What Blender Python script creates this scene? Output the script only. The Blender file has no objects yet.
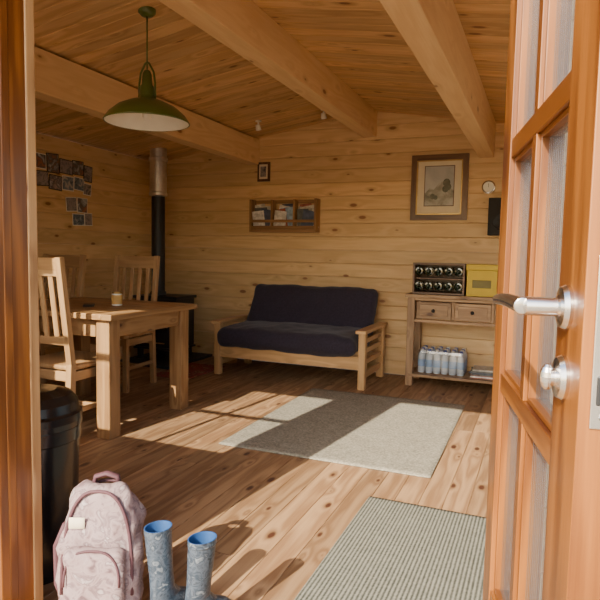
import bpy, bmesh, math, random
from mathutils import Vector, Matrix, Euler, noise
random.seed(7)
R=math.radians
# ---------------------------------------------------------------- materials
def new_mat(name):
    m=bpy.data.materials.new(name); m.use_nodes=True
    nt=m.node_tree; b=nt.nodes['Principled BSDF']; return m,nt,b
def N(nt,t,**k):
    n=nt.nodes.new(t)
    for a,v in k.items():
        if a in ('operation','data_type','blend_type','attribute_name','noise_dimensions','voronoi_dimensions','feature','wave_type','bands_direction','sky_type','interpolation_type'): setattr(n,a,v)
        else: n.inputs[a].default_value=v
    return n
def math_n(nt,op,a,b=None,clamp=False):
    n=nt.nodes.new('ShaderNodeMath'); n.operation=op; n.use_clamp=clamp
    for i,x in enumerate((a,b)):
        if x is None: continue
        if isinstance(x,(int,float)): n.inputs[i].default_value=x
        else: nt.links.new(x,n.inputs[i])
    return n.outputs[0]
def mix(nt,f,a,b,bt='MIX'):
    n=nt.nodes.new('ShaderNodeMix'); n.data_type='RGBA'; n.blend_type=bt
    for i,x in ((0,f),(6,a),(7,b)):
        if isinstance(x,(int,float)): n.inputs[i].default_value=x
        elif isinstance(x,tuple): n.inputs[i].default_value=(*x,1) if len(x)==3 else x
        else: nt.links.new(x,n.inputs[i])
    return n.outputs[2]
def ramp(nt,f,stops):
    n=nt.nodes.new('ShaderNodeValToRGB'); e=n.color_ramp.elements
    while len(e)<len(stops): e.new(0.5)
    for i,(p,c) in enumerate(stops):
        e[i].position=p; e[i].color=(*c,1)
    nt.links.new(f,n.inputs[0]); return n.outputs[0]
def comb(nt,x,y,z):
    n=nt.nodes.new('ShaderNodeCombineXYZ')
    for i,v in enumerate((x,y,z)):
        if isinstance(v,(int,float)): n.inputs[i].default_value=v
        else: nt.links.new(v,n.inputs[i])
    return n.outputs[0]

def wood(name,light,dark,knot=(.16,.06,.02),kden=1.0,rough=.5,var=.35,bump=.15,coat=0,contrast=.6,ksz=1.0):
    m,nt,b=new_mat(name); L=nt.links
    uv=nt.nodes.new('ShaderNodeUVMap'); uv.uv_map='UVMap'
    s=nt.nodes.new('ShaderNodeSeparateXYZ'); L.new(uv.outputs[0],s.inputs[0])
    at=N(nt,'ShaderNodeAttribute',attribute_name='rnd'); r=at.outputs['Fac']
    z=math_n(nt,'MULTIPLY',r,57.0)
    U,V=s.outputs[0],s.outputs[1]
    U2=math_n(nt,'ADD',U,z)
    vv=comb(nt,math_n(nt,'MULTIPLY',U2,2.3*kden),math_n(nt,'ADD',math_n(nt,'MULTIPLY',V,5.0*kden),z),0.0)
    vo=N(nt,'ShaderNodeTexVoronoi',voronoi_dimensions='2D',feature='F1',Scale=1.0); L.new(vv,vo.inputs['Vector'])
    sc=nt.nodes.new('ShaderNodeSeparateColor'); L.new(vo.outputs['Color'],sc.inputs[0])
    kd=math_n(nt,'ADD',vo.outputs['Distance'],math_n(nt,'MULTIPLY',sc.outputs[0],.13))
    kd=math_n(nt,'DIVIDE',kd,ksz)
    infl=math_n(nt,'SUBTRACT',1.0,math_n(nt,'MULTIPLY',vo.outputs['Distance'],2.2),clamp=True)
    infl=math_n(nt,'POWER',infl,3.0)
    n1=N(nt,'ShaderNodeTexNoise',Scale=1.0,Detail=3.0,Roughness=.5); 
    L.new(comb(nt,math_n(nt,'MULTIPLY',U2,.7),math_n(nt,'MULTIPLY',V,7.0),z),n1.inputs['Vector'])
    ph=math_n(nt,'ADD',math_n(nt,'MULTIPLY',n1.outputs[0],34.0),math_n(nt,'MULTIPLY',infl,9.0))
    g=math_n(nt,'MULTIPLY',math_n(nt,'ADD',math_n(nt,'SINE',ph),1.0),.5)
    n2=N(nt,'ShaderNodeTexNoise',Scale=1.0,Detail=4.0,Roughness=.6)
    L.new(comb(nt,math_n(nt,'MULTIPLY',U2,5.0),math_n(nt,'MULTIPLY',V,160.0),z),n2.inputs['Vector'])
    gg=math_n(nt,'ADD',math_n(nt,'MULTIPLY',g,.45*contrast/.6),math_n(nt,'MULTIPLY',n2.outputs[0],.55))
    c=ramp(nt,gg,[(.15,light),(.85,dark)])
    tint=ramp(nt,r,[(0,(1-var,)*3),(1,(1.0,)*3)])
    c=mix(nt,1.0,c,tint,'MULTIPLY')
    kf=ramp(nt,kd,[(.075,(1,1,1)),(.12,(0,0,0))])
    halo=ramp(nt,kd,[(.1,(1,1,1)),(.24,(0,0,0))])
    mid=tuple(x*.75 for x in dark)
    c=mix(nt,math_n(nt,'MULTIPLY',halo,.5),c,mid)
    c=mix(nt,kf,c,knot)
    L.new(c,b.inputs['Base Color'])
    b.inputs['Roughness'].default_value=rough
    b.inputs['Coat Weight'].default_value=coat; b.inputs['Coat Roughness'].default_value=.15
    bp=N(nt,'ShaderNodeBump',Strength=bump,Distance=.003); L.new(gg,bp.inputs['Height']); L.new(bp.outputs[0],b.inputs['Normal'])
    return m
def plain(name,col,rough=.5,metal=0,nscale=0,namp=.15,coat=0,bump=0,trans=0,sheen=0):
    m,nt,b=new_mat(name)
    b.inputs['Roughness'].default_value=rough; b.inputs['Metallic'].default_value=metal
    b.inputs['Coat Weight'].default_value=coat; b.inputs['Transmission Weight'].default_value=trans
    b.inputs['Sheen Weight'].default_value=sheen
    tc=nt.nodes.new('ShaderNodeTexCoord')
    n=N(nt,'ShaderNodeTexNoise',Scale=nscale or 12.0,Detail=4.0); nt.links.new(tc.outputs['Object'],n.inputs['Vector'])
    a=tuple(max(0,x*(1-namp)) for x in col); c=tuple(min(1,x*(1+namp)) for x in col)
    nt.links.new(ramp(nt,n.outputs[0],[(.3,a),(.7,c)]),b.inputs['Base Color'])
    if bump:
        bp=N(nt,'ShaderNodeBump',Strength=bump,Distance=.002); nt.links.new(n.outputs[0],bp.inputs['Height']); nt.links.new(bp.outputs[0],b.inputs['Normal'])
    return m
M_wall=wood('pine_wall',(.86,.60,.30),(.67,.42,.18),knot=(.28,.12,.045),var=.18,contrast=.45,kden=.85,ksz=.8)
M_ceil=wood('pine_ceiling',(.82,.53,.25),(.58,.33,.13),knot=(.20,.08,.025),var=.28,kden=1.0,ksz=.9)
M_beam=wood('pine_beam',(.84,.59,.31),(.68,.42,.185),knot=(.30,.12,.045),var=.05,contrast=.35,kden=.8,ksz=.8)
M_floor=wood('pine_floor',(.52,.325,.17),(.30,.165,.08),knot=(.08,.03,.016),var=.36,rough=.55,coat=0,kden=1.25,ksz=1.05,contrast=.75)
M_frame=wood('stained_door_wood',(.34,.12,.018),(.15,.045,.006),knot=(.06,.015,.005),kden=.35,rough=.38,coat=.12,var=.1,contrast=.8)
M_oak=wood('rustic_oak',(.54,.32,.14),(.30,.155,.06),knot=(.1,.04,.02),kden=1.2,var=.25,rough=.45)
M_chair=wood('chair_oak',(.58,.36,.17),(.40,.22,.09),knot=(.15,.06,.03),kden=.6,var=.15,rough=.4)
M_futonw=wood('futon_pine',(.74,.46,.21),(.56,.32,.125),knot=(.25,.1,.04),kden=.6,var=.15,rough=.4)
M_cons=wood('console_wood',(.50,.32,.17),(.28,.16,.08),knot=(.08,.035,.02),kden=1.2,var=.3)
M_darkw=wood('dark_wood',(.17,.08,.035),(.07,.03,.015),kden=.3,rough=.35,var=.1)
M_black=plain('black_metal',(.015,.015,.017),.45)
M_bin=plain('black_plastic',(.010,.010,.012),.25,coat=.2)
M_matt=plain('matt_black_plastic',(.02,.02,.02),.75)
M_steel=plain('brushed_steel',(.62,.60,.57),.25,1.0)
M_flue=plain('flue_steel',(.70,.68,.65),.38,.9)
M_chrome=plain('satin_chrome',(.74,.72,.70),.24,1.0)
M_green=plain('green_enamel',(.09,.125,.018),.35,coat=.3,namp=.05)
M_white=plain('white_enamel',(.85,.82,.72),.35,namp=.03)
M_brass=plain('brass',(.6,.4,.15),.3,1.0)
M_futon=plain('navy_cotton',(.024,.018,.034),.9,nscale=60,namp=.3,bump=.3,sheen=.15)
M_slate=plain('slate',(.04,.045,.05),.6,bump=.3)
M_cream=plain('cream_paper',(.75,.66,.48),.7,namp=.04)
M_yellow=plain('yellow_card',(.60,.42,.012),.5,namp=.05)
M_yellowd=plain('dark_olive_card',(.16,.13,.02),.5)
M_blue=plain('blue_lining',(.02,.075,.22),.65)
M_bluecap=plain('blue_cap',(.03,.12,.5),.4)
M_rubber=plain('black_rubber',(.02,.02,.02),.5)
M_bottle=plain('dark_green_glass',(.012,.022,.012),.08,coat=.5)
M_gold=plain('gold_foil',(.45,.30,.10),.35,.8)
M_water=plain('clear_plastic',(.55,.65,.75),.15,coat=.5,namp=.1)
M_label=plain('label_blue',(.25,.45,.75),.5)
M_jarlab=plain('jar_label',(.7,.42,.12),.5)
M_cov=[plain('cover_%d'%i,c,.4,nscale=25,namp=.35) for i,c in enumerate([(.65,.63,.58),(.30,.42,.55),(.07,.09,.15),(.50,.48,.42),(.35,.10,.07),(.72,.70,.66),(.12,.13,.12)])]
def rugmat(name,c1,c2,rib=0,sc=170.0):
    m,nt,b=new_mat(name); L=nt.links
    tc=nt.nodes.new('ShaderNodeTexCoord')
    mp=nt.nodes.new('ShaderNodeMapping'); mp.inputs['Scale'].default_value=(1,1,1); L.new(tc.outputs['Object'],mp.inputs[0])
    n=N(nt,'ShaderNodeTexNoise',Scale=sc,Detail=2.0); L.new(mp.outputs[0],n.inputs['Vector'])
    n3=N(nt,'ShaderNodeTexNoise',Scale=9.0,Detail=3.0); L.new(mp.outputs[0],n3.inputs['Vector'])
    f=math_n(nt,'ADD',math_n(nt,'MULTIPLY',n.outputs[0],.8),math_n(nt,'MULTIPLY',n3.outputs[0],.2))
    h=f
    if rib:
        w=N(nt,'ShaderNodeTexWave',wave_type='BANDS',bands_direction='X',Scale=rib,Distortion=.5,Detail=1.0); L.new(mp.outputs[0],w.inputs['Vector'])
        w.inputs['Detail Scale'].default_value=6.0
        h=math_n(nt,'ADD',math_n(nt,'MULTIPLY',f,.55),math_n(nt,'MULTIPLY',w.outputs['Fac'],.45))
    L.new(ramp(nt,h,[(.25,c1),(.75,c2)]),b.inputs['Base Color'])
    b.inputs['Roughness'].default_value=.95
    bp=N(nt,'ShaderNodeBump',Strength=.8,Distance=.006); L.new(h,bp.inputs['Height']); L.new(bp.outputs[0],b.inputs['Normal'])
    return m
M_rug1=rugmat('rug_weave',(.14,.13,.10),(.42,.39,.31),sc=85.0)
M_rug2=rugmat('ribbed_mat_weave',(.05,.055,.042),(.29,.285,.235),rib=20.0,sc=100.0)
def patchy(name,cols,scale,rough=.6,vor=True):
    m,nt,b=new_mat(name); L=nt.links
    tc=nt.nodes.new('ShaderNodeTexCoord')
    n=N(nt,'ShaderNodeTexNoise',Scale=scale,Detail=3.0,Distortion=1.0); L.new(tc.outputs['Object'],n.inputs['Vector'])
    k=len(cols); st=[(.3+.4*i/max(1,k-1),c) for i,c in enumerate(cols)]
    L.new(ramp(nt,n.outputs[0],st),b.inputs['Base Color']); b.inputs['Roughness'].default_value=rough
    return m
M_redrug=patchy('red_patterned_wool',[(.06,.03,.03),(.34,.07,.05),(.16,.04,.03),(.45,.30,.18)],18,.95)
M_bag=patchy('pink_floral_fabric',[(.12,.07,.078),(.27,.185,.185),(.32,.235,.235),(.17,.11,.12),(.43,.36,.36)],24,.8)
M_bagdark=plain('bag_piping',(.09,.035,.045),.7)
M_boot=patchy('boot_print',[(.010,.017,.030),(.075,.10,.135),(.020,.036,.058),(.17,.20,.235)],38,.35)
M_ph=[patchy('photo_print_%d'%i,c,s,.4) for i,(c,s) in enumerate([
  ([(.03,.03,.04),(.35,.3,.28),(.05,.06,.1)],14),([(.5,.48,.48),(.12,.10,.12),(.45,.35,.3)],17),
  ([(.04,.05,.07),(.16,.22,.28),(.6,.55,.5)],19),([(.4,.14,.08),(.10,.10,.10),(.5,.5,.5)],15)])]
M_art=patchy('artwork_landscape',[(.10,.10,.08),(.26,.25,.20),(.38,.37,.32),(.46,.45,.41)],9,.4)
M_sky_art=patchy('artwork_sky',[(.36,.37,.36),(.48,.48,.45)],6,.4)
M_art2=patchy('artwork_trees',[(.05,.06,.04),(.16,.16,.11)],22,.4)
def glassmat():
    m,nt,b=new_mat('reeded_glass'); L=nt.links
    out=nt.nodes['Material Output']
    uv=nt.nodes.new('ShaderNodeUVMap'); uv.uv_map='UVMap'
    w=N(nt,'ShaderNodeTexWave',wave_type='BANDS',bands_direction='Y',Scale=28.0); L.new(uv.outputs[0],w.inputs['Vector'])
    bp=N(nt,'ShaderNodeBump',Strength=.4,Distance=.002); L.new(w.outputs['Fac'],bp.inputs['Height']); L.new(bp.outputs[0],b.inputs['Normal'])
    L.new(ramp(nt,w.outputs['Fac'],[(.1,(.10,.12,.14)),(.9,(.42,.46,.50))]),b.inputs['Base Color'])
    b.inputs['Roughness'].default_value=.06
    b.inputs['Specular IOR Level'].default_value=.9
    t=nt.nodes.new('ShaderNodeBsdfTransparent'); ms=nt.nodes.new('ShaderNodeMixShader')
    t.inputs[0].default_value=(.78,.84,.90,1)
    L.new(math_n(nt,'ADD',.08,math_n(nt,'MULTIPLY',w.outputs['Fac'],.30)),ms.inputs[0])
    L.new(t.outputs[0],ms.inputs[1]); L.new(b.outputs[0],ms.inputs[2]); L.new(ms.outputs[0],out.inputs[0])
    return m
M_glass=glassmat()
def clearmat(name,fac,rough=.02):
    m,nt,b=new_mat(name); out=nt.nodes['Material Output']
    t=nt.nodes.new('ShaderNodeBsdfTransparent'); g=nt.nodes.new('ShaderNodeBsdfGlossy'); g.inputs['Roughness'].default_value=rough
    ms=nt.nodes.new('ShaderNodeMixShader'); ms.inputs[0].default_value=fac
    nt.links.new(t.outputs[0],ms.inputs[1]); nt.links.new(g.outputs[0],ms.inputs[2]); nt.links.new(ms.outputs[0],out.inputs[0]); return m
M_clear=clearmat('window_glass',.06)
M_wrap=clearmat('shrink_wrap',.22,.2)
M_ground=patchy('garden_gravel',[(.22,.18,.13),(.34,.28,.2),(.45,.38,.3)],30,.9)

# ---------------------------------------------------------------- builder
class B:
    def __init__(s,name):
        s.name=name; s.bm=bmesh.new(); s.mats=[]
        s.cl=s.bm.loops.layers.float_color.new('rnd'); s.uv=s.bm.loops.layers.uv.new('UVMap')
    def mi(s,m):
        if m not in s.mats: s.mats.append(m)
        return s.mats.index(m)
    def add(s,vs,fs,mat,M=None,rnd=None,smooth=False,uvs=None):
        M=M or Matrix(); i=s.mi(mat); r=random.random() if rnd is None else rnd
        bv=[s.bm.verts.new(M@Vector(v)) for v in vs]
        for k,f in enumerate(fs):
            try: fc=s.bm.faces.new([bv[j] for j in f])
            except ValueError: continue
            fc.material_index=i; fc.smooth=smooth
            for q,l in enumerate(fc.loops):
                l[s.cl]=(r,r,r,1)
                l[s.uv].uv = uvs[k][q] if uvs else (vs[f[q]][2],vs[f[q]][0]+vs[f[q]][1])
    def box(s,c,sz,mat,rot=(0,0,0),rnd=None,M=None,top=None):
        T=Matrix.Translation(c)@Euler(rot).to_matrix().to_4x4()
        if M: T=M@T
        hx,hy,hz=[x/2 for x in sz]; tx,ty=top or (1,1)
        vs=[(x*hx*(tx if z>0 else 1),y*hy*(ty if z>0 else 1),z*hz) for x in(-1,1) for y in(-1,1) for z in(-1,1)]
        fs=[(0,1,3,2),(4,6,7,5),(0,4,5,1),(2,3,7,6),(0,2,6,4),(1,5,7,3)]; ax=[0,0,1,1,2,2]
        L=max(range(3),key=lambda i:sz[i]); uvs=[]
        for f,a in zip(fs,ax):
            o=[i for i in range(3) if i!=a]
            if o[1]==L: o=o[::-1]
            k=1 if o[0]==L else .25
            uvs.append([(vs[j][o[0]]*k,vs[j][o[1]]+a*.37) for j in f])
        s.add(vs,fs,mat,T,rnd,False,uvs)
    def beam(s,p0,p1,w,d,mat,rnd=None,up=(0,1,0)):
        p0=Vector(p0);p1=Vector(p1); z=(p1-p0); L=z.length; z.normalize()
        x=Vector(up).cross(z).normalized(); y=z.cross(x)
        M=Matrix(((x.x,y.x,z.x,0),(x.y,y.y,z.y,0),(x.z,y.z,z.z,0),(0,0,0,1)))
        s.box((0,0,0),(w,d,L),mat,rnd=rnd,M=Matrix.Translation((p0+p1)/2)@M)
    def loft(s,rings,mat,seg=24,cap0=True,cap1=True,M=None,power=1.0,mats=None):
        for k in range(len(rings)-1):
            vs=[]
            for (c,rx,ry) in rings[k:k+2]:
                for i in range(seg):
                    a=2*math.pi*i/seg; ca,sa=math.cos(a),math.sin(a)
                    vs.append((c[0]+rx*ca,c[1]+ry*sa,c[2]))
            fs=[(i,(i+1)%seg,seg+(i+1)%seg,seg+i) for i in range(seg)]
            s.add(vs,fs,(mats[k] if mats else mat),M,.5,True)
        for flag,k in ((cap0,0),(cap1,-1)):
            if flag:
                c,rx,ry=rings[k]; vs=[]
                for i in range(seg):
                    a=2*math.pi*i/seg; ca,sa=math.cos(a),math.sin(a)
                    vs.append((c[0]+rx*ca,c[1]+ry*sa,c[2]))
                f=tuple(range(seg)); 
                if k==0: f=f[::-1]
                s.add(vs,[f],(mats[k] if mats else mat),M,.5)
    def lathe(s,prof,mat,c=(0,0,0),seg=32,M=None,mats=None,caps=(False,False)):
        s.loft([((c[0],c[1],c[2]+z),r,r) for r,z in prof],mat,seg,caps[0],caps[1],M,1.0,mats)
    def tube(s,pts,rad,mat,seg=12,flat=1.0,rnd=.5):
        pts=[Vector(p) for p in pts]; n=len(pts)
        if not isinstance(rad,(list,tuple)): rad=[rad]*n
        up=Vector((0,0,1))
        d0=(pts[1]-pts[0]).normalized()
        if abs(d0.dot(up))>.9: up=Vector((1,0,0))
        L=0;vs=[];Ls=[]
        for i,p in enumerate(pts):
            d=(pts[min(i+1,n-1)]-pts[max(i-1,0)]).normalized()
            x=d.cross(up)
            x.normalize(); y=x.cross(d).normalized(); up=y
            if i: L+=(p-pts[i-1]).length
            Ls.append(L)
            for k in range(seg):
                a=2*math.pi*k/seg; vs.append(tuple(p+x*math.cos(a)*rad[i]*flat+y*math.sin(a)*rad[i]))
        fs=[];uvs=[]
        for i in range(n-1):
            for k in range(seg):
                k2=(k+1)%seg; fs.append((i*seg+k,i*seg+k2,(i+1)*seg+k2,(i+1)*seg+k))
                uvs.append([(Ls[i],k*.01),(Ls[i],k*.01+.01),(Ls[i+1],k*.01+.01),(Ls[i+1],k*.01)])
        fs+= [tuple(range(seg))[::-1],tuple((n-1)*seg+k for k in range(seg))]; uvs+=[[(0,0)]*seg]*2
        s.add(vs,fs,mat,None,rnd,True,uvs)
    def sphere(s,c,r,mat,seg=16,sc=(1,1,1),M=None):
        rings=[]
        for i in range(seg//2+1):
            a=-math.pi/2+math.pi*i/(seg//2); rings.append(((c[0],c[1],c[2]+r*sc[2]*math.sin(a)),max(1e-4,r*sc[0]*math.cos(a)),max(1e-4,r*sc[1]*math.cos(a))))
        s.loft(rings,mat,seg,True,True,M)
    def rbox(s,sz,r,mat,M=None,n=(14,14,6),amp=0,ns=3.0,bulge=0,seed=0,shape=None):
        h=[x/2 for x in sz]; vs=[];idx={};fs=[]
        def vid(p):
            k=tuple(round(x,6) for x in p)
            if k not in idx: idx[k]=len(vs); vs.append(k)
            return idx[k]
        for a in range(3):
            b,c=(a+1)%3,(a+2)%3
            for sg in (-1,1):
                for i in range(n[b]):
                    for j in range(n[c]):
                        q=[]
                        for (di,dj) in ((0,0),(1,0),(1,1),(0,1)):
                            p=[0,0,0]; p[a]=sg; p[b]=-1+2*(i+di)/n[b]; p[c]=-1+2*(j+dj)/n[c]; q.append(vid(p))
                        fs.append(tuple(q) if sg>0 else tuple(q[::-1]))
        out=[]
        for p in vs:
            P=Vector([math.sin(p[i]*math.pi/2)*.35*h[i]+p[i]*.65*h[i] for i in range(3)])
            C=Vector([max(-h[i]+r,min(h[i]-r,P[i])) for i in range(3)])
            d=P-C
            if d.length>1e-9: P=C+d.normalized()*r
            if bulge: P.z+=math.copysign(bulge*(1-(p[0])**4)*(1-(p[1])**4),p[2])*abs(p[2])
            if amp:
                w=noise.noise(P*ns+Vector((seed,seed*2,0))); w2=noise.noise(P*ns*3+Vector((seed,0,seed)))
                dn=Vector(p).normalized(); P+=dn*(w*amp+w2*amp*.35)
            if shape: P=shape(P,p)
            out.append(tuple(P))
        s.add(out,fs,mat,M,.5,True)
    def done(s,loc=(0,0,0),rot=(0,0,0),bevel=0,segs=2,parent=None):
        if getattr(s,'merge',False): bmesh.ops.remove_doubles(s.bm,verts=s.bm.verts,dist=1e-6)
        me=bpy.data.meshes.new(s.name); s.bm.to_mesh(me); s.bm.free()
        for m in s.mats: me.materials.append(m)
        o=bpy.data.objects.new(s.name,me); bpy.context.scene.collection.objects.link(o)
        o.location=loc; o.rotation_euler=rot
        if bevel:
            b=o.modifiers.new('bevel','BEVEL'); b.width=bevel; b.segments=segs; b.limit_method='ANGLE'; b.angle_limit=R(50)
        if parent: o.parent=parent
        return o

# ---------------------------------------------------------------- room constants
XL,XR=-4.15,.80; YF,YB=1.25,5.72; RX=-1.67; RZ=2.63; SL=.16; TH=.09
def roof(x): return RZ-SL*abs(x-RX)
def rows_wall(name,mat,axis,pos,lo,hi,openings=(),gable=False,zmax=2.3,h=.138,sgn=1):
    b=B(name); z=0
    while z<zmax:
        l,u=lo,hi
        if gable and z+0.02>roof(lo):
            dx=(RZ+.03-z)/SL; l=max(lo,RX-dx); u=min(hi,RX+dx)
            if u-l<.2: break
        segs=[(l,u)]
        for (a,c,z0,z1) in openings:
            if z+h/2>z0 and z+h/2<z1:
                ns=[]
                for (p,q) in segs:
                    if a>p: ns.append((p,min(a,q)))
                    if c<q: ns.append((max(c,p),q))
                segs=[t for t in ns if t[1]-t[0]>.01]
        for (p,q) in segs:
            L=q-p; r=random.random()
            c=(p+q)/2
            if axis=='x': b.box((c,pos+sgn*TH/2,z+h/2),(L,TH,h-.001),mat,rnd=r)
            else: b.box((pos+sgn*TH/2,c,z+h/2),(TH,L,h-.001),mat,rnd=r)
        z+=h
    return b.done(bevel=.006,segs=1)
rows_wall('wall_back',M_wall,'x',YB,XL-TH,XR+TH,gable=True,zmax=2.62)
rows_wall('wall_left',M_wall,'y',XL,YF+.09,YB,zmax=2.2,sgn=-1)
rows_wall('wall_right',M_wall,'y',XR,YF+.09,YB,openings=[(2.2,4.6,.8,1.95)],zmax=2.2)  # opening added out of view to let fill light in
WIN=(-2.98,-1.86,.94,2.05)
DOOR=(-1.53,-.03,0,2.14)
rows_wall('wall_front',M_wall,'x',YF,XL-TH,XR+TH,openings=[WIN,DOOR],gable=True,zmax=2.62)
b=B('floor'); x=XL
while x<XR:
    cuts=[YF, YF+random.uniform(.6,4.0), YB]
    for y0,y1 in zip(cuts,cuts[1:]):
        b.box((x+.057,(y0+y1)/2,-.015),(.1125,y1-y0-.002,.03),M_floor)
    x+=.114
b.done(bevel=.002,segs=1)
b=B('ground'); b.box((-1.5,-4,-.13),(20,10.4,.1),M_ground); b.box((-1.5,9,-.13),(20,6.4,.1),M_ground); 
b.box((-9,3.5,-.13),(9,5,.1),M_ground); b.box((5.5,3.5,-.13),(9,5,.1),M_ground); b.done()
b=B('porch_deck')
for i in range(9): b.box((-1.4,YF-.075-i*.145,-.04),(4.2,.14,.03),M_oak)
b.done(bevel=.003)
b=B('ceiling'); y=YF-.55; ang=math.atan(SL)
while y<YB+.3:
    for sg in (-1,1):
        L=3.0/math.cos(ang)
        cx=RX+sg*1.5; cz=RZ-SL*1.5+.012
        b.box((cx,y+.055,cz),(L,.109,.024),M_ceil,rot=(0,sg*ang,0))
    y+=.11
b.done(bevel=.003,segs=1)
b=B('roof_covering')
for sg in (-1,1): b.box((RX+sg*1.5,(YF+YB)/2-.12,RZ-SL*1.5+.045),(3.04,YB-YF+.9,.03),M_slate,rot=(0,sg*ang,0))
b.done()
def purlin(name,x,zb,h,w=.14):
    b=B(name); b.box((x,(YF+YB)/2-.2,zb+h/2),(w,YB-YF+.45,h),M_beam,rnd=.7); return b.done(bevel=.006)
purlin('ceiling_beam',-1.66,2.37,.25)
purlin('ceiling_beam.001',-.53,2.12,.32,.135)
purlin('ceiling_beam.002',-2.96,2.15,.265)
def window(name,plane,pos,a0,a1,z0,z1,nv,nh,mat):
    b=B(name)
    def bx(a,z,sa,sz_,d,m,off=0):
        if plane=='y': b.box((a,pos+off,z),(sa,d,sz_),m)
        else: b.box((pos+off,a,z),(d,sa,sz_),m)
    W=.06
    bx(a0+W/2,(z0+z1)/2,W,z1-z0,.12,mat); bx(a1-W/2,(z0+z1)/2,W,z1-z0,.12,mat)
    bx((a0+a1)/2,z0+W/2,a1-a0-2*W,W,.12,mat); bx((a0+a1)/2,z1-W/2,a1-a0-2*W,W,.12,mat)
    for i in range(1,nv): bx(a0+(a1-a0)*i/nv,(z0+z1)/2,.03,z1-z0-2*W,.035,mat)
    for i in range(1,nh): bx((a0+a1)/2,z0+(z1-z0)*i/nh,a1-a0-2*W,.03,.034,mat)
    bx((a0+a1)/2,(z0+z1)/2,a1-a0-2*W,z1-z0-2*W,.004,M_clear)
    return b.done(bevel=.003)
window('window_1','y',YF+TH/2,*WIN,2,2,M_frame)
window('added_fill_window','x',XR+TH/2,2.2,4.6,.8,1.95,2,1,M_frame)  # unseen right-wall window, added as a source of fill light
# door frame
b=B('trim_door_frame')
jx=-1.445
b.box((jx-.045,YF+.02,1.06),(.09,.15,2.12),M_frame,rnd=.4)
b.box((jx-.006,YF+.080,1.05),(.022,.035,2.1),M_oak,rnd=.9)
b.box((jx-.012,YF-.01,1.05),(.03,.03,2.1),M_frame,rnd=.05)
b.box((jx-.10,YF-.035,1.08),(.12,.04,2.2),M_frame,rnd=.9)
hx=-.072
b.box((hx+.05,YF+.02,1.06),(.09,.15,2.12),M_frame,rnd=.5)
b.box(((jx+hx)/2,YF+.02,2.155),(hx-jx+.19,.15,.07),M_frame,rnd=.5)
b.box(((jx+hx)/2,YF+.02,.012),(hx-jx,.15,.024),M_oak,rnd=.5)
b.done(bevel=.004)
# door leaf
Hn=Vector((-.083,1.235,0)); En=Vector((.040,.64,0)); W=(En-Hn).length
ex=(En-Hn).normalized(); ez=Vector((0,0,1)); ey=ez.cross(ex)
ny=-ey if ey.x>0 else ey
MD=Matrix(((ex.x,ny.x,0,Hn.x),(ex.y,ny.y,0,Hn.y),(0,0,1,0),(0,0,0,1)))
b=B('door_1'); T=.045; z0,z1=.03,2.12
def db(x0,x1,za,zb,t,mat,y=0,rnd=None): b.box(((x0+x1)/2,y-T/2,(za+zb)/2),(x1-x0,t,zb-za),mat,M=MD,rnd=rnd)
sf,sn=.085,.105
db(0,sf,z0,z1,T,M_frame,rnd=.7); db(W-sn,W,z0,z1,T,M_frame,rnd=.8)
rails=[(.03,.24),(.53-.02,.53+.02),(.965-.017,.965+.017),(1.40-.017,1.40+.017),(1.835-.017,1.835+.017),(2.03,2.12)]
for i,(a,c) in enumerate(rails): db(sf,W-sn,a,c,T*(1 if i in(0,5) else .9),M_frame,rnd=.3+.1*i)
xm=sf+(W-sf-sn)*.5
for (a,c) in zip([r[1] for r in rails],[r[0] for r in rails[1:]]):
    db(xm-.014,xm+.014,a,c,T*.88,M_frame,rnd=.6)
    for (p,q) in ((sf,xm-.014),(xm+.014,W-sn)):
        db(p,q,a,c,.006,M_glass)
        for (u0,u1,v0,v1) in ((p,p+.008,a,c),(q-.008,q,a,c),(p,q,a,a+.008),(p,q,c-.008,c)):
            db(u0,u1,v0,v1,T*.62,M_frame,rnd=.2)
hz=1.147; hxp=W-.058
Mrot=MD@Matrix.Translation((hxp,0,hz))@Euler((R(-90),0,0)).to_matrix().to_4x4()
b.lathe([(.024,0),(.0245,.004),(.022,.009),(.014,.011),(.0105,.013),(.0105,.045),(.0001,.05)],M_chrome,M=Mrot,seg=32)
pts=[];rad=[]
for i in range(15):
    t=i/14
    pts.append(MD@Vector((hxp+.004-.134*t, .048+.010*math.sin(t*math.pi*.5), hz+.003*math.sin(t*math.pi)-.003*t))); rad.append(.0098-.0035*t if i<14 else .003)
b.tube(pts,rad,M_chrome,seg=16)
Mr2=MD@Matrix.Translation((hxp,0,hz-.078))@Euler((R(-90),0,0)).to_matrix().to_4x4()
b.lathe([(.024,0),(.0245,.004),(.022,.009),(.010,.011),(.010,.016),(.0001,.016)],M_chrome,M=Mr2,seg=32)
b.sphere((0,0,0),.015,M_chrome,seg=16,sc=(.45,.55,1.0),M=MD@Matrix.Translation((hxp,.018,hz-.078)))
b.box((W+.0015,-T/2,hz-.03),(.003,.024,.175),M_chrome,M=MD)
b.box((W+.005,-T/2,hz+.0),(.008,.012,.022),M_brass,M=MD)
b.box((W+.003,-T/2,hz-.078),(.004,.014,.03),M_black,M=MD)
for zz in (hz+.045,hz-.105): b.sphere((0,0,0),.004,M_steel,seg=8,M=MD@Matrix.Translation((W+.003,-T/2,zz)))
for zz in (.3,1.1,1.85): b.tube([MD@Vector((-.006,-.055,zz-.045)),MD@Vector((-.006,-.055,zz+.045))],.007,M_brass)
b.done(bevel=.0025)

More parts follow.
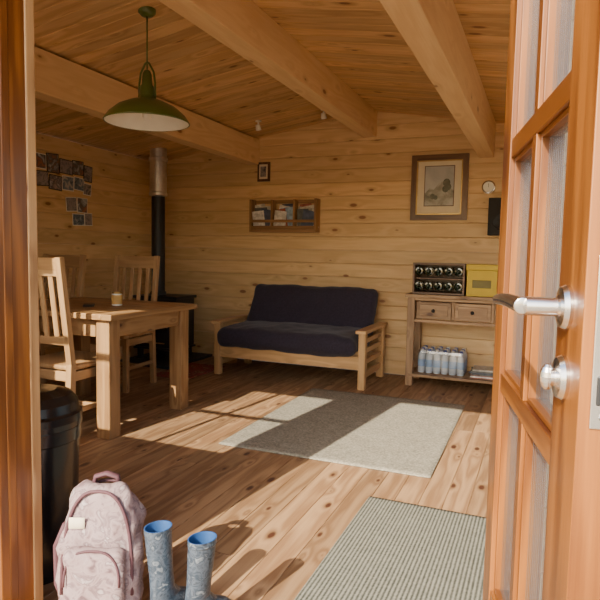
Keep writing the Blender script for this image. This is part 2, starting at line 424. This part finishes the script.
# ---------------------------------------------------------------- rugs
def rug(name,x0,x1,y0,y1,mat,rot=0,th=.012):
    b=B(name); b.rbox((x1-x0,y1-y0,th),th*.45,mat,n=(30,30,2)); return b.done(loc=((x0+x1)/2,(y0+y1)/2,th/2+.0005),rot=(0,0,rot))
rug('rug',-1.82,-.51,3.08,4.74,M_rug1,R(.6))
rug('door_mat',-.735,.10,1.50,2.71,M_rug2)
rug('hearth_rug',-3.42,-3.0,4.52,5.22,M_redrug,R(1))

# ---------------------------------------------------------------- futon
e=bpy.data.objects.new('futon_sofa',None); bpy.context.scene.collection.objects.link(e)
b=B('frame')
x0,x1=-2.94,-1.40; y0,y1=4.88,5.58
for xx in (x0+.035,x1-.035):
    for yy in (y0+.035,y1-.035): b.box((xx,yy,.2525),(.065,.065,.505),M_futonw)
    b.box((xx,(y0+y1)/2-.01,.52),(.10,y1-y0+.06,.03),M_futonw)
    for zz in (.12,.24,.34,.43): b.box((xx,(y0+y1)/2,zz),(.028,y1-y0-.13,.045 if zz>.15 else .06),M_futonw)
b.box(((x0+x1)/2,y0+.03,.235),(x1-x0-.13,.035,.12),M_futonw)
b.box(((x0+x1)/2,y1-.05,.2),(x1-x0-.13,.03,.09),M_futonw)
b.box(((x0+x1)/2,y0+.05,.325),(x1-x0-.14,.06,.025),M_futonw)
for i in range(12):
    xx=x0+.14+i*(x1-x0-.28)/11
    b.box((xx,5.13,.305),(.05,.46,.02),M_futonw)
    b.beam((xx,5.40,.34),(xx,5.58,.80),.05,.018,M_futonw)
b.beam((x0+.10,5.585,.79),(x1-.10,5.585,.79),.05,.03,M_futonw)
b.done(bevel=.006,parent=e)
b=B('mattress')
wd=x1-x0-.15
b.rbox((wd,.68,.17),.07,M_futon,M=Matrix.Translation(((x0+x1)/2,5.135,.40))@Euler((R(4),0,0)).to_matrix().to_4x4(),n=(60,30,8),amp=.026,ns=3.6,bulge=.02,seed=3)
b.rbox((wd-.05,.55,.15),.065,M_futon,M=Matrix.Translation(((x0+x1)/2+.03,5.43,.612))@Euler((R(66),0,0)).to_matrix().to_4x4(),n=(60,30,8),amp=.028,ns=3.4,bulge=.02,seed=9)
b.done(parent=e)

# ---------------------------------------------------------------- table
b=B('dining_table'); tx0,tx1,ty0,ty1=-3.58,-2.42,2.81,3.78; tz=.80
n=6
for i in range(n):
    w=(ty1-ty0)/n; b.box(((tx0+tx1)/2,ty0+w*(i+.5),tz-.019),(tx1-tx0-.16,w-.002,.038),M_oak)
for xx in (tx0+.04,tx1-.04): b.box((xx,(ty0+ty1)/2,tz-.019),(.078,ty1-ty0,.038),M_oak)
for xx in (tx0+.10,tx1-.10):
    for yy in (ty0+.09,ty1-.10): b.box((xx,yy,(tz-.038)/2),(.105,.105,tz-.038),M_oak)
for yy in (ty0+.09,ty1-.09): b.box(((tx0+tx1)/2,yy,tz-.038-.06),(tx1-tx0-.3,.03,.12),M_oak)
for xx in (tx0+.09,tx1-.09): b.box((xx,(ty0+ty1)/2,tz-.038-.06),(.03,ty1-ty0-.3,.12),M_oak)
b.done(bevel=.006)
def chair(loc,rz):
    b=B('dining_chair'); w=.46; H=1.15; sh_=.49
    for sx in (-1,1):
        x=sx*(w/2-.022)
        b.box((x,.19,(sh_-.03)/2),(.042,.042,sh_-.03),M_chair)
        b.beam((x,-.225,0),(x,-.20,.5),.042,.045,M_chair,rnd=.4); b.beam((x,-.20,.49),(x,-.285,H),.042,.040,M_chair,rnd=.4)
        b.box((x,-.005,.42),(.025,.36,.06),M_chair); b.box((x,-.01,.20),(.022,.37,.03),M_chair)
    b.box((0,.19,.42),(w-.09,.025,.06),M_chair); b.box((0,-.2,.42),(w-.09,.025,.06),M_chair)
    b.box((0,.0,.20),(w-.06,.024,.028),M_chair)
    b.rbox((w+.0,.46,.034),.012,M_chair,M=Matrix.Translation((0,.01,.475)),n=(12,12,2))
    def yb(z): return -.20-.085*(z-.49)/(H-.49)
    b.beam((-w/2+.03,yb(1.09),1.09),(w/2-.03,yb(1.09),1.09),.11,.026,M_chair,up=(0,1,.1))
    b.beam((-w/2+.03,yb(.64),.64),(w/2-.03,yb(.64),.64),.05,.024,M_chair,up=(0,1,.1))
    for i in range(4):
        x=-.125+i*.0833; b.beam((x,yb(.66),.66),(x,yb(1.04),1.04),.038,.014,M_chair)
    return b.done(loc=loc,rot=(0,0,rz),bevel=.004)
chair((-2.825,2.885,0),R(0))
chair((-3.41,4.06,0),R(184))
chair((-3.865,3.62,0),R(180))
b=B('candle_jar'); b.lathe([(.0001,0),(.036,0),(.038,.01),(.038,.075),(.034,.085)],M_white,mats=[M_white,M_white,M_jarlab,M_white])
b.lathe([(.037,.085),(.037,.10),(.0001,.102)],M_gold); b.done(loc=(-2.82,3.34,tz+.0005))
b=B('phone'); b.box((0,0,.005),(.075,.15,.009),M_black); b.done(loc=(-2.95,3.2,tz),rot=(0,0,.7),bevel=.002)

# ---------------------------------------------------------------- stove
b=B('wood_stove')
b.box((0,0,.40),(.50,.38,.52),M_black); b.box((0,0,.675),(.54,.42,.03),M_black); b.box((0,0,.13),(.53,.41,.02),M_black)
for sx in(-1,1):
    for sy in(-1,1): b.box((sx*.21,sy*.15,.065),(.05,.05,.12),M_black)
b.box((0,-.195,.42),(.40,.02,.38),M_black); b.box((0,-.207,.44),(.30,.008,.26),M_bin)
b.tube([(.17,-.23,.36),(.17,-.23,.48)],.008,M_steel); b.tube([(-.13,-.205,.19),(.13,-.205,.19)],.012,M_steel)
fc=(-.10,.02,0)
b.lathe([(.085,.69),(.085,.72),(.072,.73),(.072,1.75)],M_black,c=fc)
b.lathe([(.072,1.75),(.098,1.76),(.098,1.79),(.09,1.80),(.09,2.12),(.10,2.13),(.10,2.16),(.09,2.17),(.09,2.6)],M_flue,c=fc)
b.done(loc=(-3.77,5.24,.03),rot=(0,0,R(3)),bevel=.006)
b=B('hearth_slab'); b.box((-3.785,5.27,.015),(.68,.86,.028),M_slate); b.done(bevel=.005)
b=B('kindling_basket')
b.loft([((0,0,0),.09,.09),((0,0,.1),.115,.115),((0,0,.16),.12,.12)],M_oak,cap1=False)
for i in range(9):
    a=random.random()*6; b.beam((.05*math.cos(a),.05*math.sin(a),.02),(.09*math.cos(a+.4),.09*math.sin(a+.4),.24),.025,.02,M_wall)
b.done(loc=(-3.12,5.50,.0))

# ---------------------------------------------------------------- pendant lamp
b=B('pendant_lamp'); lx,ly=-2.14,2.80; zr=1.93
b.lathe([(.238,0),(.243,.003),(.238,.012),(.215,.045),(.165,.088),(.10,.118),(.05,.132),(.042,.15)],M_green,seg=48)
b.lathe([(.236,.002),(.212,.042),(.162,.084),(.098,.113),(.03,.126),(.0001,.127)],M_white,seg=48)
b.lathe([(.042,.15),(.044,.17),(.040,.20),(.030,.215),(.026,.27),(.018,.29),(.0001,.30)],M_green)
for sx in (-1,1): b.tube([(sx*.055,0,.13),(sx*.055,0,.22),(sx*.045,0,.28),(sx*.015,0,.33),(0,0,.34)],.006,M_green,seg=8)
b.tube([(-.06,0,.155),(.06,0,.155)],.006,M_green,seg=8)
b.sphere((0,0,.045),.03,M_white,seg=16)
zc=roof(lx)-zr
b.tube([(0,0,.30),(0,0,zc-.02)],.0045,M_green,seg=8)
b.lathe([(.0001,zc-.035),(.03,zc-.032),(.048,zc-.015),(.05,zc+.005)],M_green)
b.merge=True
b.done(loc=(lx,ly,zr))

# ---------------------------------------------------------------- console
b=B('console_table'); cx0,cx1,cy0,cy1=-1.15,.05,5.27,5.69; ch=.85
for i in range(4): b.box(((cx0+cx1)/2,cy0+(i+.5)*(cy1-cy0)/4,ch-.016),(cx1-cx0,(cy1-cy0)/4-.002,.032),M_cons)
for xx in (cx0+.055,cx1-.055,):
    for yy in (cy0+.045,cy1-.045): b.box((xx,yy,(ch-.032)/2),(.065,.065,ch-.032),M_cons)
b.box(((cx0+cx1)/2,cy1-.04,ch-.13),(cx1-cx0-.16,.02,.2),M_cons)
for xx in (cx0+.05,cx1-.05): b.box((xx,(cy0+cy1)/2,ch-.13),(.022,cy1-cy0-.14,.2),M_cons)
b.box(((cx0+cx1)/2,cy0+.04,ch-.045),(cx1-cx0-.17,.022,.025),M_cons); b.box(((cx0+cx1)/2,cy0+.04,ch-.245),(cx1-cx0-.17,.022,.03),M_cons)
nd=3; dw=(cx1-cx0-.18)/nd
for i in range(nd):
    xc=cx0+.09+dw*(i+.5); b.box((xc,cy0+.032,ch-.144),(dw-.03,.025,.155),M_cons); b.box((xc,cy0+.018,ch-.144),(dw-.09,.008,.10),M_cons)
    b.sphere((xc,cy0-.005,ch-.144),.016,M_black,seg=12)
    if i: b.box((xc-dw/2,cy0+.04,ch-.144),(.025,.022,.17),M_cons)
for i in range(5): b.box(((cx0+cx1)/2,cy0+.045+(i)*.083,.10),(cx1-cx0-.08,.078,.024),M_cons)
b.done(bevel=.005)
b=B('wine_bottle_rack'); wx0,wx1,wz,wh=-1.10,-.635,ch+.001,.285; wy0,wy1=5.33,5.60
b.box(((wx0+wx1)/2,(wy0+wy1)/2,wz+.009),(wx1-wx0,wy1-wy0,.018),M_darkw); b.box(((wx0+wx1)/2,(wy0+wy1)/2,wz+wh-.009),(wx1-wx0,wy1-wy0,.018),M_darkw)
for xx in (wx0+.009,wx1-.009): b.box((xx,(wy0+wy1)/2,wz+wh/2),(.018,wy1-wy0,wh-.036),M_darkw)
b.box(((wx0+wx1)/2,wy1-.006,wz+wh/2),(wx1-wx0-.036,.012,wh-.036),M_darkw)
b.box(((wx0+wx1)/2,wy0+.14,wz+wh/2),(wx1-wx0-.04,.2,.012),M_darkw)
for i in range(5):
    for j in range(2):
        xc=wx0+.055+i*(wx1-wx0-.11)/4; zc2=wz+.075+j*.135
        Mx=Matrix.Translation((xc,wy0+.255,zc2))@Euler((R(90),0,0)).to_matrix().to_4x4()
        b.lathe([(.0001,0),(.014,.002),(.014,.06),(.036,.10),(.040,.12),(.040,.235),(.034,.245),(.022,.246),(.010,.232),(.0001,.228)],M_bottle,M=Mx,seg=20)
        b.lathe([(.0402,.205),(.0415,.21),(.0415,.228),(.0402,.232)],M_cream if (i*3+j)%4==0 else M_gold,M=Mx,seg=20)
b.done(bevel=.002)
b=B('yellow_storage_box'); bx0,bx1=-.615,-.36
b.box(((bx0+bx1)/2,5.44,ch+.001+.115),(bx1-bx0,.24,.23),M_yellow); b.box(((bx0+bx1)/2,5.44,ch+.001+.2575),(bx1-bx0+.012,.252,.05),M_yellow)
b.box(((bx0+bx1)/2,5.317,ch+.11),(.16,.003,.07),M_yellowd)
b.done(bevel=.004)
b=B('water_bottle_pack'); sz0=.113
for i in range(6):
    for j in range(4):
        c=(-1.0+i*.071,5.385+j*.07,sz0+.004)
        b.lathe([(.0001,0),(.031,.002),(.034,.02),(.033,.06),(.033,.125),(.034,.135),(.029,.17),(.014,.20),(.013,.206),(.016,.206),(.016,.222),(.0001,.223)],M_water,c=c,seg=12,
          mats=[M_water]*3+[M_label]+[M_water]*4+[M_bluecap if (i+j)%2 else M_white]*3)
b.rbox((.43,.285,.228),.03,M_wrap,M=Matrix.Translation((-1.0+.1775,5.385+.105,sz0+.118)),n=(16,12,8),amp=.004,ns=14,seed=4)
b.done()
def mags(name,loc,n,w,d,rotv=.1):
    b=B(name); z=0
    for i in range(n):
        t=random.uniform(.008,.018); b.box((random.uniform(-.012,.012),random.uniform(-.01,.01),z+t/2),(w,d,t),random.choice(M_cov+[M_cream]),rot=(0,0,random.uniform(-rotv,rotv))); z+=t
    return b.done(loc=loc)
mags('magazine_stack',(-.42,5.46,sz0),7,.26,.22)

# ---------------------------------------------------------------- wall items
yw=YB
b=B('picture_frame'); px0,px1,pz0,pz1=-1.22,-.685,1.545,2.165; pc=(px0+px1)/2; pz=(pz0+pz1)/2; fw=.052
b.box((pc,yw-.008,pz),(px1-px0-.02,.012,pz1-pz0-.02),M_cream)
for xx in (px0+fw/2,px1-fw/2): b.box((xx,yw-.018,pz),(fw,.034,pz1-pz0),M_darkw)
for zz in (pz0+fw/2,pz1-fw/2): b.box((pc,yw-.018,zz),(px1-px0-2*fw,.034,fw),M_darkw)
for xx in (px0+fw+.005,px1-fw-.005): b.box((xx,yw-.018,pz),(.01,.026,pz1-pz0-2*fw),M_gold)
for zz in (pz0+fw+.005,pz1-fw-.005): b.box((pc,yw-.018,zz),(px1-px0-2*fw,.026,.01),M_gold)
ac=pz+.015
b.box((pc,yw-.016,ac),(.285,.004,.385),M_darkw); b.box((pc,yw-.018,ac+.06),(.27,.004,.25),M_sky_art); b.box((pc,yw-.018,ac-.125),(.27,.004,.12),M_art)
pts=[(-.135,-.07),(-.09,-.02),(-.05,-.035),(0,.03),(.03,.045),(.06,.0),(.1,-.02),(.135,-.04),(.135,-.09),(-.135,-.09)]
b.add([(pc+x,yw-.0205,ac+z) for x,z in pts],[tuple(range(len(pts)))],M_art,None,.5)
for (x,z,r_) in ((.07,.03,.035),(.085,-.01,.03),(.06,-.03,.03),(-.06,-.10,.025),(-.03,-.11,.02)):
    b.sphere((0,0,0),r_,M_art2,seg=12,sc=(1,.04,1.1),M=Matrix.Translation((pc+x,yw-.0205,ac+z)))
b.done(bevel=.003)
b=B('small_picture_frame')
b.box((-2.83,yw-.01,2.07),(.145,.02,.205),M_darkw); b.box((-2.83,yw-.021,2.07),(.10,.003,.155),M_cream); b.box((-2.83,yw-.023,2.07),(.07,.002,.11),M_ph[0]); b.done(bevel=.003)
b=B('magazine_rack'); rx0,rx1,rz0,rz1=-2.94,-2.17,1.42,1.765
M_rack=wood('rack_wood',(.46,.25,.10),(.28,.14,.05),kden=.5)
for xx in (rx0+.012,rx1-.012): b.box((xx,yw-.065,(rz0+rz1)/2),(.024,.12,rz1-rz0),M_rack)
b.box(((rx0+rx1)/2,yw-.065,rz0+.012),(rx1-rx0-.048,.12,.024),M_rack)
b.box(((rx0+rx1)/2,yw-.018,rz1-.02),(rx1-rx0-.048,.022,.035),M_rack)
for zz,h in ((rz0+.045,.04),(rz0+.115,.03)): b.box(((rx0+rx1)/2,yw-.118,zz),(rx1-rx0-.048,.014,h),M_rack)
for zz in (rz0+.06,rz0+.14,rz0+.22): b.box(((rx0+rx1)/2,yw-.011,zz),(rx1-rx0-.048,.010,.05),M_rack)
for i in (1,2): b.box((rx0+(rx1-rx0)*i/3,yw-.065,(rz0+rz1)/2),(.02,.095,rz1-rz0-.01),M_rack)
random.seed(5)
for i in range(3):
    for j in range(5):
        xc=rx0+.13+i*.257+(-.035,.03,-.015,.04,-.03)[(j+i)%5]
        b.box((xc,yw-.030-j*.017,rz0+.165-.008*j),(.13+.01*(j%3),.006,.27-.022*j),M_cov[(i*2+j*3)%7],rot=(.04,(-.16,.12,-.05,.2,-.1)[(j+i*2)%5],0))
b.done(bevel=.002)
b=B('thermometer_dial'); Mx=Matrix.Translation((-.50,yw,1.85))@Euler((R(90),0,0)).to_matrix().to_4x4()
b.lathe([(.060,0),(.060,.02),(.050,.024),(.048,.018),(.0001,.018)],M_steel,M=Mx,mats=[M_steel,M_steel,M_steel,M_white]); b.box((-.50,yw-.021,1.865),(.003,.002,.035),M_black); b.done()
b=B('loudspeaker'); b.box((-.37,yw-.055,1.57),(.23,.10,.34),M_matt); b.box((-.37,yw-.107,1.57),(.20,.006,.31),M_matt); b.lathe([(.07,0),(.065,.008),(.02,-.005)],M_black,M=Matrix.Translation((-.37,yw-.11,1.52))@Euler((R(90),0,0)).to_matrix().to_4x4()); b.done(bevel=.008)
b=B('photo_collage')
random.seed(11)
def phq(y,z,w,h,rt): 
    m=random.choice(M_ph)
    b.box((XL+.004,y,z),(.004,w+.014,h+.014),M_white if random.random()<.5 else M_matt,rot=(rt,0,0)); b.box((XL+.0065,y,z),(.003,w,h),m,rot=(rt,0,0))
for (y,z,w,h) in ((3.90,1.97,.15,.12),(4.06,1.97,.13,.16),(4.22,1.96,.15,.12),(4.37,1.97,.13,.12),(4.50,1.93,.10,.14),(3.93,1.82,.14,.12),(4.09,1.80,.14,.12),(4.24,1.81,.13,.12),(4.38,1.82,.12,.11),(4.49,1.78,.09,.10),
   (4.28,1.62,.12,.12),(4.42,1.62,.12,.13),(4.37,1.48,.14,.10),(4.50,1.49,.09,.11)):
    phq(y,z,w,h,random.uniform(-.09,.09))
b.done()
for i,(sx,sy) in enumerate(((-2.0,5.3),(-2.62,5.15))):
    b=B('ceiling_spotlight'); z=roof(sx)
    b.lathe([(.03,0),(.03,-.01),(.008,-.012),(.008,-.05)],M_white,c=(0,0,z))
    Mx=Matrix.Translation((0,0,z-.07))@Euler((R(25),0,0)).to_matrix().to_4x4()
    b.lathe([(.0001,.035),(.02,.03),(.028,-.02),(.024,-.02),(.0001,.0)],M_white,M=Mx); b.done(loc=(sx,sy,0))

# ---------------------------------------------------------------- bin, bag, boots
b=B('trash_bin')
b.lathe([(.0001,0),(.135,0),(.14,.01),(.156,.50),(.162,.505),(.162,.55),(.16,.56)],M_bin,seg=48)
b.lathe([(.166,.555),(.168,.575),(.166,.60),(.16,.605),(.156,.61),(.150,.64),(.13,.668),(.08,.685),(.0001,.69)],M_bin,seg=48)
b.done(loc=(-1.70,1.56,.001))
b=B('backpack')
def bagshape(P,p):
    k=(P.z+.215)/.43
    P.x*=1.05-.28*max(0,k-.35)**1.4*1.5; P.y*=1.08-.35*k; return P
b.rbox((.25,.15,.42),.065,M_bag,M=Matrix.Translation((0,0,.212)),n=(20,12,28),amp=.028,ns=10,shape=bagshape,seed=2)
b.rbox((.185,.06,.20),.028,M_bag,M=Matrix.Translation((0,-.085,.15)),n=(14,6,14),amp=.014,ns=12,seed=5)
def arc(w,h,y,z0,n=24,k=2.6):
    pts=[]
    for i in range(n+1):
        a=math.pi*i/n; c,s_=math.cos(a),math.sin(a)
        pts.append((w*math.copysign(abs(c)**(2/k),c),y,z0+h*abs(s_)**(2/k)))
    return pts
b.tube([(x,y-.0,z) for x,y,z in arc(.110,.325,-.058,.09)],.0055,M_bagdark,seg=8)
b.tube([(x,y+.1,z) for x,y,z in arc(.110,.325,-.045,.09)],.0055,M_bagdark,seg=8)
b.tube(arc(.084,.11,-.112,.14),.004,M_bagdark,seg=8)
b.tube([(-.04,.03,.41),(-.035,.03,.435),(0,.03,.445),(.035,.03,.435),(.04,.03,.41)],.009,M_bagdark,seg=8,flat=1.6)
b.tube([(-.108,-.02,.30),(-.145,.0,.22),(-.14,.0,.10),(-.112,0,.04)],.010,M_bagdark,seg=8,flat=1.8)
b.rbox((.05,.004,.035),.0018,M_cream,M=Matrix.Translation((-.06,-.072,.32)),n=(3,3,1))
b.done(loc=(-1.262,1.415,.026),rot=(R(-4),0,R(24)))
def boot(loc,rz,lean):
    b=B('wellington_boot'); q=1.08
    rings=[((0,.045,0),.032,.096),((0,.045,.012),.036,.101),((0,.045,.02),.035,.099),((0,.042,.05),.035,.092),((0,.032,.070),.033,.077),((0,.012,.09),.031,.056),((0,.0,.115),.031,.042),((lean*.006,0,.16),.033,.040),((lean*.014,0,.22),.035,.043),((lean*.02,0,.272),.037,.045),((lean*.021,0,.276),.0385,.0465),((lean*.021,0,.292),.0385,.0465),((lean*.021,0,.292),.035,.043),((lean*.014,0,.22),.032,.040),((0,0,.11),.028,.036)]
    rings=[((c[0],c[1],c[2]*q),rx,ry) for c,rx,ry in rings]
    b.loft(rings,M_boot,seg=28,mats=[M_rubber,M_rubber]+[M_boot]*9+[M_blue]*3)
    return b.done(loc=loc,rot=(0,0,rz))
boot((-1.048,1.445,.025),R(-14),-1); boot((-.925,1.455,.025),R(-22),1)

# ---------------------------------------------------------------- light
w=bpy.data.worlds.new('World'); bpy.context.scene.world=w; w.use_nodes=True; nt=w.node_tree
sk=nt.nodes.new('ShaderNodeTexSky'); sk.sky_type='NISHITA'; sk.sun_disc=False; sk.sun_elevation=R(33); sk.sun_rotation=R(185); sk.air_density=1.2; sk.dust_density=2
bg=nt.nodes['Background']; nt.links.new(sk.outputs[0],bg.inputs[0]); bg.inputs[1].default_value=.52
sun=bpy.data.lights.new('sun','SUN'); sun.energy=14; sun.angle=R(.5); sun.color=(1,.87,.67)
so=bpy.data.objects.new('sun',sun); bpy.context.scene.collection.objects.link(so)
so.rotation_euler=Vector((.13,1,-.625)).to_track_quat('-Z','Y').to_euler()
# ---------------------------------------------------------------- camera
cam=bpy.data.cameras.new('camera'); cam.lens=34.8; cam.sensor_width=36; cam.clip_start=.02
co=bpy.data.objects.new('camera',cam); bpy.context.scene.collection.objects.link(co)
psi=R(22.6); th=R(4.6); ph_=.02
F=Vector((-math.sin(psi)*math.cos(th),math.cos(psi)*math.cos(th),-math.sin(th))); Rt=Vector((math.cos(psi),math.sin(psi),0)); Up=Rt.cross(F)
Rc=Rt*math.cos(ph_)+Up*math.sin(ph_); Uc=Up*math.cos(ph_)-Rt*math.sin(ph_)
co.matrix_world=Matrix(((Rc.x,Uc.x,-F.x,0),(Rc.y,Uc.y,-F.y,0),(Rc.z,Uc.z,-F.z,1.2),(0,0,0,1)))
bpy.context.scene.camera=co
